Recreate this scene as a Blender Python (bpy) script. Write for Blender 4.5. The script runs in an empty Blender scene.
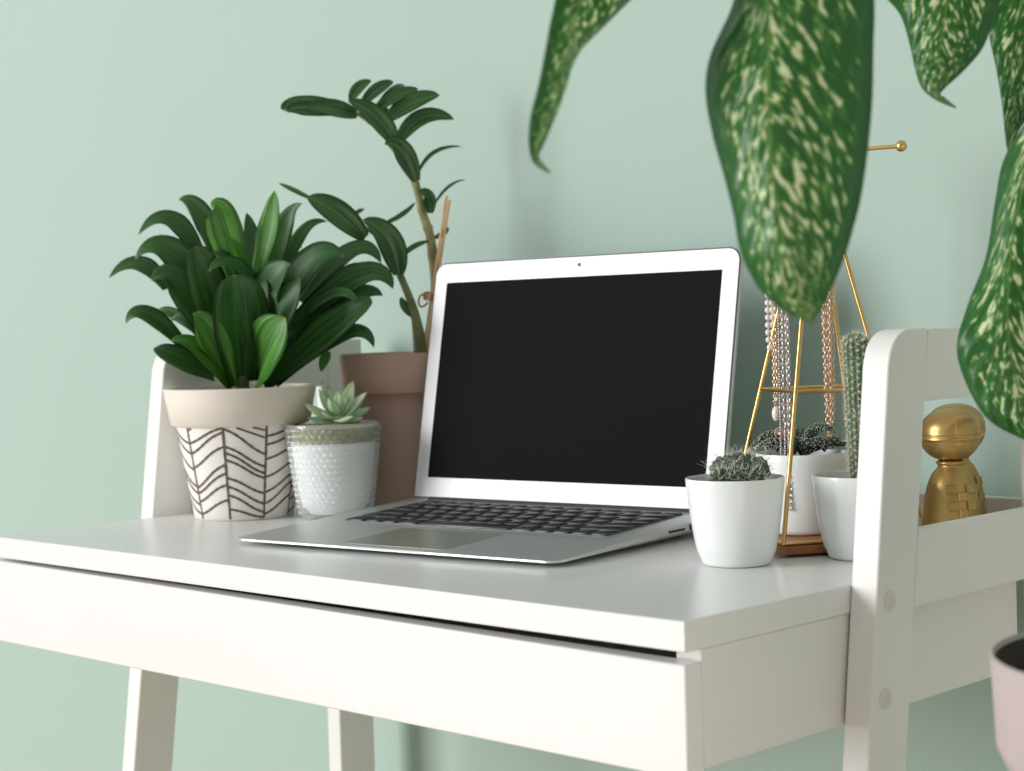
import bpy, math, random
from mathutils import Vector as V, Matrix
PI=math.pi
rnd=random.Random(7)
scene=bpy.context.scene
col=scene.collection
TZ=.75                                   # desk top height; x=0,y=0 is the front right corner of the desk top
# ---------------------------------------------------------------- camera
FPX=1778.33
YAW,PIT,ROL=0.77798,0.034955,-0.029981
CAM=V((.63657,-.77959,TZ+.17170))
fw=V((-math.sin(YAW)*math.cos(PIT),math.cos(YAW)*math.cos(PIT),-math.sin(PIT)))
rt0=V((math.cos(YAW),math.sin(YAW),0)); up0=rt0.cross(fw)
RT=rt0*math.cos(ROL)+up0*math.sin(ROL); UP=up0*math.cos(ROL)-rt0*math.sin(ROL)
M3=Matrix((RT,UP,-fw)).transposed()
cd=bpy.data.cameras.new('camera'); cam=bpy.data.objects.new('camera',cd); col.objects.link(cam)
cam.matrix_world=Matrix.Translation(CAM)@M3.to_4x4()
cd.sensor_width=36; cd.lens=FPX*36/1024; cd.clip_start=.02
cd.dof.use_dof=True; cd.dof.focus_distance=1.28; cd.dof.aperture_fstop=10
scene.camera=cam
def ray(u,v): return RT*(u-512)-UP*(v-385.5)+fw*FPX
def onz(u,v,z=TZ):
    d=ray(u,v); return CAM+d*((z-CAM.z)/d.z)
def ony(u,v,y):
    d=ray(u,v); return CAM+d*((y-CAM.y)/d.y)
def onx(u,v,x):
    d=ray(u,v); return CAM+d*((x-CAM.x)/d.x)
def at(u,v,dist):                        # point seen at (u,v) at a distance along the view
    return CAM+ray(u,v)*(dist/FPX)
def depth(p): return (p-CAM).dot(fw)
def mpp(p): return depth(p)/FPX          # metres per pixel there
# ---------------------------------------------------------------- materials
def newmat(name):
    m=bpy.data.materials.new(name); m.use_nodes=True
    return m,m.node_tree,m.node_tree.nodes['Principled BSDF']
def s2l(c): return tuple((x/12.92 if x<=.04045 else ((x+.055)/1.055)**2.4) for x in c)
def rgb(r,g,b): return s2l((r/255,g/255,b/255))+(1,)
def mat(name,c,rough=.5,metal=0,var=.04,scale=30,bump=0,bscale=200,coat=0,spec=None):
    m,t,b=newmat(name)
    n=t.nodes.new('ShaderNodeTexNoise'); n.inputs['Scale'].default_value=scale
    tc=t.nodes.new('ShaderNodeTexCoord'); t.links.new(tc.outputs['Object'],n.inputs['Vector'])
    r=t.nodes.new('ShaderNodeValToRGB'); t.links.new(n.outputs['Fac'],r.inputs['Fac'])
    r.color_ramp.elements[0].position=.3; r.color_ramp.elements[1].position=.7
    r.color_ramp.elements[0].color=tuple(x*(1-var) for x in c[:3])+(1,)
    r.color_ramp.elements[1].color=tuple(min(1,x*(1+var)) for x in c[:3])+(1,)
    t.links.new(r.outputs['Color'],b.inputs['Base Color'])
    b.inputs['Roughness'].default_value=rough; b.inputs['Metallic'].default_value=metal
    if spec is not None: b.inputs['Specular IOR Level'].default_value=spec
    if coat: b.inputs['Coat Weight'].default_value=coat
    if bump:
        n2=t.nodes.new('ShaderNodeTexNoise'); n2.inputs['Scale'].default_value=bscale; n2.inputs['Detail'].default_value=4
        t.links.new(tc.outputs['Object'],n2.inputs['Vector'])
        bp=t.nodes.new('ShaderNodeBump'); bp.inputs['Strength'].default_value=bump; bp.inputs['Distance'].default_value=.001
        t.links.new(n2.outputs['Fac'],bp.inputs['Height']); t.links.new(bp.outputs['Normal'],b.inputs['Normal'])
    return m
def leafmat(name,c1,c2,stripes=14,rough=.38,trans=.25,tcol=None,tip=None,mid=None):
    """leaf: colour varies with lengthwise veins (uv x across -1..1, uv y along 0..1)"""
    m,t,b=newmat(name); N=t.nodes; L=t.links
    uv=N.new('ShaderNodeUVMap'); sp=N.new('ShaderNodeSeparateXYZ'); L.new(uv.outputs['UV'],sp.inputs[0])
    oi=N.new('ShaderNodeObjectInfo')
    mp=N.new('ShaderNodeCombineXYZ')
    mx=N.new('ShaderNodeMath'); mx.operation='MULTIPLY'; mx.inputs[1].default_value=stripes/2; L.new(sp.outputs['X'],mx.inputs[0])
    L.new(mx.outputs[0],mp.inputs['X']); L.new(sp.outputs['Y'],mp.inputs['Y']); L.new(oi.outputs['Random'],mp.inputs['Z'])
    n=N.new('ShaderNodeTexNoise'); n.inputs['Scale'].default_value=1.0; n.inputs['Detail'].default_value=3; L.new(mp.outputs[0],n.inputs['Vector'])
    r=N.new('ShaderNodeValToRGB'); r.color_ramp.elements[0].position=.35; r.color_ramp.elements[1].position=.7
    r.color_ramp.elements[0].color=c1; r.color_ramp.elements[1].color=c2; L.new(n.outputs['Fac'],r.inputs['Fac'])
    out=r.outputs['Color']
    if mid:
        ab=N.new('ShaderNodeMath'); ab.operation='ABSOLUTE'; L.new(sp.outputs['X'],ab.inputs[0])
        lt=N.new('ShaderNodeMath'); lt.operation='LESS_THAN'; lt.inputs[1].default_value=.07; L.new(ab.outputs[0],lt.inputs[0])
        mm=N.new('ShaderNodeMixRGB'); mm.inputs[2].default_value=mid; L.new(lt.outputs[0],mm.inputs[0]); L.new(out,mm.inputs[1]); out=mm.outputs[0]
    if tip:
        mr=N.new('ShaderNodeMapRange'); mr.inputs['From Min'].default_value=tip[1]; mr.inputs['From Max'].default_value=1.0; L.new(sp.outputs['Y'],mr.inputs['Value'])
        mm=N.new('ShaderNodeMixRGB'); mm.inputs[2].default_value=tip[0]; L.new(mr.outputs[0],mm.inputs[0]); L.new(out,mm.inputs[1]); out=mm.outputs[0]
    L.new(out,b.inputs['Base Color']); b.inputs['Roughness'].default_value=rough
    tr=N.new('ShaderNodeBsdfTranslucent'); tr.inputs['Color'].default_value=tcol or tuple(min(1,x*2.2) for x in c2[:3])+(1,)
    ms=N.new('ShaderNodeMixShader'); ms.inputs[0].default_value=trans
    o=N['Material Output']; L.new(b.outputs[0],ms.inputs[1]); L.new(tr.outputs[0],ms.inputs[2]); L.new(ms.outputs[0],o.inputs['Surface'])
    return m
MT={}
MT['wall']=mat('sage_wall_paint',rgb(168,189,179),.75,var=.012,scale=3,bump=.06,bscale=350,spec=.3)
MT['floor']=mat('wood_floor',rgb(176,158,136),.5,var=.15,scale=4)
MT['desk']=mat('white_lacquer',rgb(232,232,231),.28,var=.004,scale=5,spec=.5)
MT['desk2']=mat('white_satin_paint',rgb(231,230,227),.42,var=.004,scale=5)
MT['cap']=mat('screw_cap_plastic',rgb(222,214,204),.5)
MT['alu']=mat('brushed_aluminium',rgb(206,211,209),.36,metal=.7,var=.01,scale=600)
MT['pad']=mat('trackpad_glass',rgb(176,178,170),.28,metal=.6,var=.01)
MT['bezel']=mat('silver_bezel',rgb(212,213,216),.4,metal=.1,var=.006)
MT['gasket']=mat('dark_gasket',rgb(52,55,60),.6)
MT['screen']=mat('switched_off_screen',rgb(27,28,30),.7,var=.01,spec=.02)
MT['key']=mat('black_key_plastic',rgb(30,30,36),.38,var=.03,spec=.6)
MT['well']=mat('keyboard_well',rgb(150,152,150),.45,metal=.6)
MT['port']=mat('port_dark',rgb(40,40,42),.5)
MT['ceramic']=mat('white_ceramic',rgb(236,239,238),.22,var=.008,spec=.5)
MT['cream']=mat('cream_painted_clay',rgb(226,216,204),.62,var=.02,scale=25)
MT['creamb']=mat('white_painted_clay',rgb(236,232,226),.6,var=.012,scale=25)
MT['brownline']=mat('brown_brush_line',rgb(98,84,72),.6,var=.1)
MT['terra']=mat('mauve_clay',rgb(176,146,132),.68,var=.03,scale=14)
MT['soil']=mat('dark_soil',rgb(48,38,30),.95,var=.4,scale=300,bump=1,bscale=400)
MT['moss']=mat('mossy_soil',rgb(140,138,92),.95,var=.4,scale=300,bump=1,bscale=400)
MT['liner']=mat('white_plastic_liner',rgb(250,252,252),.5)
MT['pink']=mat('pink_clay',rgb(190,176,175),.65,var=.02)
MT['pinkin']=mat('dark_pot_inside',rgb(62,50,46),.8)
MT['gold']=mat('brass_wire',rgb(222,184,118),.3,metal=1,var=.03)
MT['figgold']=mat('matte_gold',rgb(188,156,98),.36,metal=.85,var=.02)
MT['rose']=mat('rose_gold',rgb(236,204,178),.32,metal=.8)
MT['silver']=mat('silver_chain_metal',rgb(205,196,194),.28,metal=.9)
MT['pearl']=mat('pearl',rgb(235,224,220),.2,coat=.5)
MT['wood']=mat('walnut_wood',rgb(150,98,58),.5,var=.25,scale=60)
MT['stick']=mat('bamboo_stick',rgb(226,184,134),.5,var=.1,scale=60)
MT['twine']=mat('brown_twine',rgb(190,142,96),.7,var=.2,scale=200)
MT['stem']=mat('olive_stem',rgb(112,118,72),.5,var=.3,scale=60)
MT['paleStem']=mat('ringed_stem',rgb(136,132,88),.55,var=.3,scale=90)
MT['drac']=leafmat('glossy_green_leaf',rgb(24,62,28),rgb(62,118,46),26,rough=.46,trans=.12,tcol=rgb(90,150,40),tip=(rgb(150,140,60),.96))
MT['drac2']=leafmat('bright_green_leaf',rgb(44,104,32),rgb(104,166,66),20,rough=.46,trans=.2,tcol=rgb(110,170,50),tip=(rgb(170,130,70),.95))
MT['zz']=leafmat('deep_green_leaflet',rgb(32,72,32),rgb(64,114,52),6,rough=.34,trans=.12,tcol=rgb(90,140,50),mid=rgb(78,126,66))
MT['ech']=leafmat('pale_green_succulent',rgb(160,198,148),rgb(214,234,198),4,rough=.45,trans=.2,tip=(rgb(176,62,62),.84))
MT['haw']=mat('dark_succulent_skin',rgb(30,44,34),.45,var=.3,scale=80)
MT['hawg']=mat('green_succulent_skin',rgb(84,150,66),.45,var=.2,scale=80)
MT['bump']=mat('white_tubercle',rgb(200,210,196),.6)
MT['cact']=mat('cactus_skin',rgb(56,84,62),.6,var=.3,scale=150)
MT['sag']=mat('column_cactus_skin',rgb(88,118,84),.6,var=.25,scale=120)
MT['spine']=mat('white_spine',rgb(236,230,218),.6)
MT['areole']=mat('peach_areole',rgb(228,192,164),.7)
MT['dstem']=mat('green_petiole',rgb(104,150,74),.45,var=.2,scale=40)
MT['stool']=mat('oak_stool',rgb(186,150,108),.5,var=.15,scale=20)
def glassmat():
    m,t,b=newmat('clear_hobnail_glass'); N=t.nodes; L=t.links
    g=N.new('ShaderNodeBsdfRefraction'); g.inputs['IOR'].default_value=1.35; g.inputs['Roughness'].default_value=.02
    tr=N.new('ShaderNodeBsdfTransparent'); tr.inputs['Color'].default_value=(.97,.985,.98,1)
    gl=N.new('ShaderNodeBsdfGlossy'); gl.inputs['Roughness'].default_value=.10
    dt=N.new('ShaderNodeBsdfTranslucent'); dt.inputs['Color'].default_value=(.92,.96,.95,1)
    dd_=N.new('ShaderNodeBsdfDiffuse'); dd_.inputs['Color'].default_value=(.92,.96,.95,1)
    df=N.new('ShaderNodeMixShader'); L.new(dt.outputs[0],df.inputs[1]); L.new(dd_.outputs[0],df.inputs[2])
    lw=N.new('ShaderNodeLayerWeight'); lw.inputs['Blend'].default_value=.5
    pw=N.new('ShaderNodeMath'); pw.operation='POWER'; pw.inputs[1].default_value=2.5; L.new(lw.outputs['Facing'],pw.inputs[0])
    fr=N.new('ShaderNodeMath'); fr.operation='MULTIPLY_ADD'; fr.inputs[1].default_value=.6; fr.inputs[2].default_value=.05; L.new(pw.outputs[0],fr.inputs[0])
    m1=N.new('ShaderNodeMixShader'); m1.inputs[0].default_value=.25; L.new(tr.outputs[0],m1.inputs[1]); L.new(g.outputs[0],m1.inputs[2])
    m3=N.new('ShaderNodeMixShader'); m3.inputs[0].default_value=.26; L.new(m1.outputs[0],m3.inputs[1]); L.new(df.outputs[0],m3.inputs[2])
    m2=N.new('ShaderNodeMixShader'); L.new(fr.outputs[0],m2.inputs[0]); L.new(m3.outputs[0],m2.inputs[1]); L.new(gl.outputs[0],m2.inputs[2])
    L.new(m2.outputs[0],N['Material Output'].inputs['Surface'])
    return m
MT['glass']=glassmat()
def diefmat():
    m,t,b=newmat('speckled_dieffenbachia_leaf'); N=t.nodes; L=t.links
    def math_(op,a,bb=None,c=None):
        n=N.new('ShaderNodeMath'); n.operation=op
        for i,x in enumerate((a,bb,c)):
            if x is None: continue
            if isinstance(x,(int,float)): n.inputs[i].default_value=x
            else: L.new(x,n.inputs[i])
        return n.outputs[0]
    uv=N.new('ShaderNodeUVMap'); sp=N.new('ShaderNodeSeparateXYZ'); L.new(uv.outputs['UV'],sp.inputs[0])
    X,Y=sp.outputs['X'],sp.outputs['Y']
    ax=math_('ABSOLUTE',X)
    w=math_('SUBTRACT',math_('MULTIPLY',Y,3.2),math_('MULTIPLY',ax,.75))       # runs across the side veins
    oi=N.new('ShaderNodeObjectInfo')
    cv=N.new('ShaderNodeCombineXYZ'); L.new(math_('MULTIPLY',X,9.5),cv.inputs[0]); L.new(math_('MULTIPLY',w,16),cv.inputs[1]); L.new(math_('MULTIPLY',oi.outputs['Random'],20),cv.inputs[2])
    n1=N.new('ShaderNodeTexNoise'); n1.inputs['Scale'].default_value=1.0; n1.inputs['Detail'].default_value=1.5; n1.inputs['Distortion'].default_value=.25; L.new(cv.outputs[0],n1.inputs['Vector'])
    cv2=N.new('ShaderNodeCombineXYZ'); L.new(math_('MULTIPLY',X,1.6),cv2.inputs[0]); L.new(math_('MULTIPLY',Y,5),cv2.inputs[1])
    n2=N.new('ShaderNodeTexNoise'); n2.inputs['Scale'].default_value=1.0; L.new(cv2.outputs[0],n2.inputs['Vector'])
    s=math_('ADD',n1.outputs['Fac'],math_('MULTIPLY',math_('SUBTRACT',n2.outputs['Fac'],.5),.22))
    edge=math_('MULTIPLY',math_('POWER',ax,5.0),.35)
    s=math_('SUBTRACT',s,edge)
    r=N.new('ShaderNodeValToRGB'); e=r.color_ramp.elements
    e[0].position=.55; e[0].color=rgb(100,164,80); e[1].position=.60; e[1].color=rgb(246,250,216)
    q=e.new(.43); q.color=rgb(62,124,62)
    q2=e.new(.572); q2.color=rgb(170,206,104)
    L.new(s,r.inputs['Fac'])
    mid=math_('LESS_THAN',ax,.02)
    mm=N.new('ShaderNodeMixRGB'); mm.inputs[2].default_value=rgb(120,165,80); L.new(mid,mm.inputs[0]); L.new(r.outputs['Color'],mm.inputs[1])
    L.new(mm.outputs[0],b.inputs['Base Color']); b.inputs['Roughness'].default_value=.3
    # side veins as gentle pleats
    wv=math_('SINE',math_('MULTIPLY',w,24))
    bp=N.new('ShaderNodeBump'); bp.inputs['Strength'].default_value=.35; bp.inputs['Distance'].default_value=.0012; L.new(wv,bp.inputs['Height']); L.new(bp.outputs['Normal'],b.inputs['Normal'])
    tr=N.new('ShaderNodeBsdfTranslucent'); L.new(mm.outputs[0],tr.inputs['Color'])
    ms=N.new('ShaderNodeMixShader'); ms.inputs[0].default_value=.45
    L.new(b.outputs[0],ms.inputs[1]); L.new(tr.outputs[0],ms.inputs[2]); L.new(ms.outputs[0],N['Material Output'].inputs['Surface'])
    return m
MT['dief']=diefmat()
# ---------------------------------------------------------------- mesh helpers
class MB:
    def __init__(s): s.v=[];s.f=[];s.mi=[];s.uv={}
    def add(s,verts,faces,mi=0):
        o=len(s.v); s.v+= [tuple(x) for x in verts]; s.f+=[tuple(o+i for i in f) for f in faces]; s.mi+=[mi]*len(faces)
    def box(s,a,b,mi=0):
        x0,y0,z0=a;x1,y1,z1=b
        s.add([(x0,y0,z0),(x1,y0,z0),(x1,y1,z0),(x0,y1,z0),(x0,y0,z1),(x1,y0,z1),(x1,y1,z1),(x0,y1,z1)],
              [(3,2,1,0),(4,5,6,7),(0,1,5,4),(1,2,6,5),(2,3,7,6),(3,0,4,7)],mi)
    def prism(s,poly,axis,a,b,mi=0):
        """poly: 2D list; axis 0: extrude along x with poly=(y,z); 2: along z with poly=(x,y)"""
        n=len(poly)
        def mk(p,t): return (t,p[0],p[1]) if axis==0 else (p[0],p[1],t)
        vs=[mk(p,a) for p in poly]+[mk(p,b) for p in poly]
        s.add(vs,[tuple(range(n))[::-1],tuple(range(n,2*n))]+[(i,(i+1)%n,n+(i+1)%n,n+i) for i in range(n)],mi)
    def tube(s,pts,r,n=10,mi=0,cap=True):
        pts=[V(p) for p in pts]; rs=r if isinstance(r,(list,tuple)) else [r]*len(pts)
        o=len(s.v); prev=None
        for i,p in enumerate(pts):
            t=(pts[min(i+1,len(pts)-1)]-pts[max(i-1,0)]).normalized()
            if prev is None:
                a=V((0,0,1)) if abs(t.z)<.9 else V((1,0,0)); x=t.cross(a).normalized()
            else:
                x=(prev-t*prev.dot(t)); x=x.normalized() if x.length>1e-9 else t.cross(V((0,1,0))).normalized()
            prev=x; y=t.cross(x)
            for k in range(n):
                a=2*PI*k/n; s.v.append(tuple(p+(x*math.cos(a)+y*math.sin(a))*rs[i]))
        for i in range(len(pts)-1):
            for k in range(n):
                s.f.append((o+i*n+k,o+i*n+(k+1)%n,o+(i+1)*n+(k+1)%n,o+(i+1)*n+k)); s.mi.append(mi)
        if cap:
            s.f.append(tuple(o+k for k in range(n))[::-1]); s.mi.append(mi)
            s.f.append(tuple(o+(len(pts)-1)*n+k for k in range(n))); s.mi.append(mi)
    def lathe(s,c,prof,n=64,mi=0,sx=1,sy=1,axis=None):
        """prof list of (r,z); closed at r==0 ends"""
        c=V(c); o=len(s.v)
        for (r,z) in prof:
            for k in range(n):
                a=2*PI*k/n; s.v.append((c.x+r*sx*math.cos(a),c.y+r*sy*math.sin(a),c.z+z))
        for i in range(len(prof)-1):
            for k in range(n):
                s.f.append((o+i*n+k,o+i*n+(k+1)%n,o+(i+1)*n+(k+1)%n,o+(i+1)*n+k)); s.mi.append(mi)
        for i,fl in ((0,True),(len(prof)-1,False)):
            if prof[i][0]>1e-9:
                pass
    def disc(s,c,r,n=64,mi=0,rows=5,amp=0,seed=0):
        rr=random.Random(seed); c=V(c); vs=[tuple(c)]; fs=[]
        for j in range(1,rows+1):
            for k in range(n):
                a=2*PI*k/n; vs.append((c.x+r*j/rows*math.cos(a),c.y+r*j/rows*math.sin(a),c.z+(rr.uniform(-amp,amp) if j<rows else 0)))
        for k in range(n): fs.append((0,1+k,1+(k+1)%n))
        for j in range(rows-1):
            for k in range(n):
                a=1+j*n; b=1+(j+1)*n; fs.append((a+k,b+k,b+(k+1)%n,a+(k+1)%n))
        s.add(vs,fs,mi)
    def ball(s,c,r,nu=12,nv=8,mi=0,sc=(1,1,1),rot=None):
        c=V(c); vs=[];fs=[]
        def T(p):
            q=V((p[0]*sc[0],p[1]*sc[1],p[2]*sc[2]))*r
            if rot: q=rot@q
            return tuple(c+q)
        vs.append(T((0,0,1)))
        for j in range(1,nv):
            b=PI*j/nv
            for k in range(nu):
                a=2*PI*k/nu; vs.append(T((math.sin(b)*math.cos(a),math.sin(b)*math.sin(a),math.cos(b))))
        vs.append(T((0,0,-1))); e=len(vs)-1
        for k in range(nu): fs.append((0,1+k,1+(k+1)%nu)); fs.append((e,1+(nv-2)*nu+(k+1)%nu,1+(nv-2)*nu+k))
        for j in range(nv-2):
            for k in range(nu):
                a=1+j*nu; b=a+nu; fs.append((a+k,b+k,b+(k+1)%nu,a+(k+1)%nu))
        s.add(vs,fs,mi)
    def spike(s,p,d,l,r,mi=0):
        p=V(p); d=V(d).normalized(); x=d.cross(V((.3,.5,.8))).normalized(); y=d.cross(x)
        s.add([p+x*r,p-x*r*.5+y*r*.87,p-x*r*.5-y*r*.87,p+d*l],[(0,1,3),(1,2,3),(2,0,3)],mi)
    def torus(s,c,ax,up,R1,R2,r,n=10,m=5,mi=0):
        """oval link: long direction up (R2), normal ax"""
        c=V(c); ax=V(ax).normalized(); up=V(up).normalized(); sd=ax.cross(up).normalized()
        o=len(s.v)
        for i in range(n):
            a=2*PI*i/n; p=c+sd*R1*math.cos(a)+up*R2*math.sin(a); rad=(sd*math.cos(a)+up*math.sin(a)).normalized()
            for j in range(m):
                b=2*PI*j/m; s.v.append(tuple(p+(rad*math.cos(b)+ax*math.sin(b))*r))
        for i in range(n):
            for j in range(m):
                s.f.append((o+i*m+j,o+((i+1)%n)*m+j,o+((i+1)%n)*m+(j+1)%m,o+i*m+(j+1)%m)); s.mi.append(mi)
    def build(s,name,mats,parent=None,smooth=True,bevel=0,sharp=35,origin=None,seg=2):
        if not isinstance(mats,(list,tuple)): mats=[mats]
        me=bpy.data.meshes.new(name)
        vs=[V(v) for v in s.v]
        pl=parent_world(parent)
        if parent is not None: org=V((0,0,0)); off=pl
        else:
            if origin is None:
                origin=V((sum(v.x for v in vs)/len(vs),sum(v.y for v in vs)/len(vs),min(v.z for v in vs)))
            org=V(origin); off=org
        me.from_pydata([tuple(v-off) for v in vs],[],s.f)
        for m in mats: me.materials.append(MT[m])
        me.polygons.foreach_set('material_index',s.mi)
        if s.uv:
            ul=me.uv_layers.new(name='UVMap')
            for lp in me.loops: ul.data[lp.index].uv=s.uv.get(lp.vertex_index,(0,0))
        if smooth: me.polygons.foreach_set('use_smooth',[True]*len(me.polygons))
        me.update()
        if smooth and sharp: 
            try: me.set_sharp_from_angle(angle=math.radians(sharp))
            except Exception: pass
        o=bpy.data.objects.new(name,me); col.objects.link(o)
        if parent is not None: o.parent=parent
        else: o.location=org
        if bevel:
            md=o.modifiers.new('bevel','BEVEL'); md.width=bevel; md.segments=seg; md.limit_method='ANGLE'; md.angle_limit=math.radians(40)
            md.harden_normals=False
        return o
def parent_world(p):
    v=V((0,0,0))
    while p is not None: v=v+p.location; p=p.parent
    return v
def tag(o,label=None,cat=None,group=None,kind=None):
    if label: o['label']=label
    if cat: o['category']=cat
    if group: o['group']=group
    if kind: o['kind']=kind
    return o
def thing(name,loc,label,cat,group=None):
    o=bpy.data.objects.new(name,None); col.objects.link(o); o.location=V(loc); o.empty_display_size=.02
    return tag(o,label,cat,group)
def bez(p0,p1,p2,n):
    return [p0*(1-t)**2+p1*2*t*(1-t)+p2*t*t for t in [i/n for i in range(n+1)]]
def crom(P,n):
    """Catmull-Rom through tuples"""
    out=[]; m=len(P)
    for i in range(m-1):
        a,b,c,d=P[max(i-1,0)],P[i],P[i+1],P[min(i+2,m-1)]
        for k in range(n):
            t=k/n
            out.append(tuple(.5*((2*b[j])+(-a[j]+c[j])*t+(2*a[j]-5*b[j]+4*c[j]-d[j])*t*t+(-a[j]+3*b[j]-3*c[j]+d[j])*t**3) for j in range(len(b))))
    out.append(tuple(P[-1])); return out
def leaf_mesh(path,width,N,prof='lance',fold=.25,n=16,m=6,thick=.0005,cup=0,wave=0,seed=0):
    """leaf blade round a midrib path; prof gives width along it; fold lifts the edges"""
    rr=random.Random(seed); ph=rr.uniform(0,6)
    mb=MB(); L=len(path)-1; N=V(N).normalized()
    rows=[]
    for i,p in enumerate(path):
        t=i/L
        tan=(path[min(i+1,L)]-path[max(i-1,0)]).normalized()
        w=tan.cross(N); w=w.normalized() if w.length>1e-4 else RT
        nn=w.cross(tan).normalized()
        if prof=='lance': k=min(1,.45+t*1.5)**.9*(1-t**2.7)**.85 if t<1 else 0
        elif prof=='oval': k=math.sin(PI*(t*.96+.04)**.85)**.62 if t<1 else 0
        elif prof=='strap': k=min(1,.55+t*1.3)*(1-t**4.5)**.8 if t<1 else 0
        elif prof=='thin': k=math.sin(PI*(t*.95+.05))**.6 if t<1 else 0
        elif prof=='succ': k=min(1,.6+1.2*t)*(1-t**3.2) if t<1 else 0
        k=max(k,.02)
        row=[]
        for j in range(-m//2,m//2+1):
            s=j/(m/2)
            q=p+w*s*k*width/2+nn*(abs(s)**1.3*k*width/2*fold + wave*k*math.sin(t*14+ph+(1.5 if s>0 else 0))*abs(s)*width)
            row.append(len(mb.v)); mb.v.append(tuple(q)); mb.uv[len(mb.v)-1]=(s,t)
        rows.append(row)
    mid=len(mb.v)
    # under side (thickness)
    back=[]
    for i,row in enumerate(rows):
        br=[]
        for j,idx in enumerate(row):
            if j in (0,len(row)-1): br.append(idx); continue
            tan=(path[min(i+1,L)]-path[max(i-1,0)]).normalized(); w=tan.cross(N); w=w.normalized() if w.length>1e-4 else RT
            nn=w.cross(tan).normalized()
            s=(j-m/2)/(m/2); th=thick*(1-s*s)**.5*(math.sin(PI*(i/L*.9+.08)) if thick>.001 else 1)
            mb.v.append(tuple(V(mb.v[idx])-nn*max(th,.0002))); mb.uv[len(mb.v)-1]=mb.uv[idx]; br.append(len(mb.v)-1)
        back.append(br)
    for i in range(L):
        for j in range(m):
            mb.f.append((rows[i][j],rows[i][j+1],rows[i+1][j+1],rows[i+1][j])); mb.mi.append(0)
            mb.f.append((back[i][j],back[i+1][j],back[i+1][j+1],back[i][j+1])); mb.mi.append(0)
    return mb
# ---------------------------------------------------------------- setting
b=MB(); b.box((-3.4,.468,0),(1.6,.57,2.7)); w=b.build('wall_back','wall',smooth=False); tag(w,'plain sage green wall behind the white desk',None,kind='structure')
b=MB(); b.box((-3.4,-3.2,-.06),(1.6,.57,0)); w=b.build('floor','floor',smooth=False); tag(w,'light wooden floor under the desk',None,kind='structure')
# ---------------------------------------------------------------- desk
XL=-.773; LT=.0202
desk=thing('writing_desk',(XL/2,.215,0),'white ladder style writing desk with a drawer, carrying laptop and potted plants','desk')
b=MB(); b.box((XL,0,TZ-.0181),(0,.409,TZ)); b.build('desk_top','desk',desk,bevel=.0009)
b=MB(); za,zl_,zr_=TZ-.0915,TZ-.0208,TZ-.0253; xa,xb=XL+.001,-.0005
b.add([(xa,0,za),(xb,0,za),(xb,.0155,za),(xa,.0155,za),(xa,0,zl_),(xb,0,zr_),(xb,.0155,zr_),(xa,.0155,zl_)],[(3,2,1,0),(4,5,6,7),(0,1,5,4),(1,2,6,5),(2,3,7,6),(3,0,4,7)]); dr=b.build('drawer','desk',desk,bevel=.0012)
b=MB()   # drawer box behind the front
b.box((XL+.03,.0157,TZ-.08),(-.03,.33,TZ-.074)); b.box((XL+.03,.0157,TZ-.074),(XL+.04,.33,TZ-.035)); b.box((-.04,.0157,TZ-.074),(-.03,.33,TZ-.035)); b.box((XL+.04,.32,TZ-.074),(-.04,.33,TZ-.035))
b.build('drawer_box','desk2',dr)
for xa,xb in ((-.0205,-.0015),(XL+.0015,XL+.0205)):
    b=MB(); b.box((xa,.0165,TZ-.088),(xb,.379,TZ-.0183)); b.build('side_panel','desk2',desk,bevel=.0008)
b=MB(); b.box((XL+.021,.36,TZ-.088),(-.021,.378,TZ-.0183)); b.build('back_panel','desk2',desk)
# ladder frames
def yf(z): return .1660+.132*(z-TZ)      # front leg leans back as it rises
LW=.0422
def zpoly():
    zt=TZ+.1605; r=.022; P=[]
    zb=0
    P.append((yf(zb),zb))
    z1=zt-r; P.append((yf(z1),z1))
    y0=yf(z1); 
    for k in range(1,9):
        a=PI/2*k/9; P.append((y0+.001+r*(1-math.cos(a))*1.15,z1+r*math.sin(a)))
    P.append((y0+.001+r*1.15,zt))
    P.append((yf(zt)+LW+.002,zt)); P.append((yf(zb)+LW,zb))
    return P[::-1]
for side,(xa,xb,ox) in enumerate(((.0005,LT+.0005,1),(XL-LT,XL,-1))):
    b=MB(); b.prism(zpoly(),0,xa,xb); lg=b.build('leg','desk2',desk,bevel=.0016,seg=3)
    for (yy,zz) in ((.166,TZ-.010),(.158,TZ-.071)):
        c=MB(); xo=xb if ox>0 else xa
        c.tube([(xo-.001*ox,yy+.0125,zz),(xo+.0006*ox,yy+.0125,zz)],.0068,28); c.build('screw_cap','cap',lg,bevel=.0003)
    b=MB(); b.box((xa,.384,0),(xb,.430,TZ+.1605)); b.build('leg','desk2',desk,bevel=.0016,seg=3)
    za,zb_=TZ+.1135,TZ+.160; b=MB(); b.prism([(yf(za)+LW+.0006,za),(.3838,za),(.3838,zb_),(yf(zb_)+LW+.0026,zb_)],0,xa+.0003,xb-.0003); b.build('crossbar','desk2',desk,bevel=.0006)
    xr=(.0128,.0215) if ox>0 else (XL-.0215,XL-.0128)
    za,zb_=TZ-.0175,TZ+.0315; b=MB(); b.prism([(yf(za)+LW+.0008,za),(.3838,za),(.3838,zb_),(yf(zb_)+LW+.0008,zb_)],0,xr[0],xr[1]); b.build('side_rail','desk2',desk,bevel=.0007)
b=MB(); b.box((0,.2085,TZ-.0181),(.0127,.3838,TZ)); b.box((0,.3839,TZ-.0181),(.0004,.4089,TZ)); b.build('desk_top_end','desk',desk)
b=MB(); b.box((XL-.0004,.4095,TZ-.0175),(.0004,.4205,TZ+.0315)); b.build('back_rail','desk2',desk,bevel=.0007)
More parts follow.
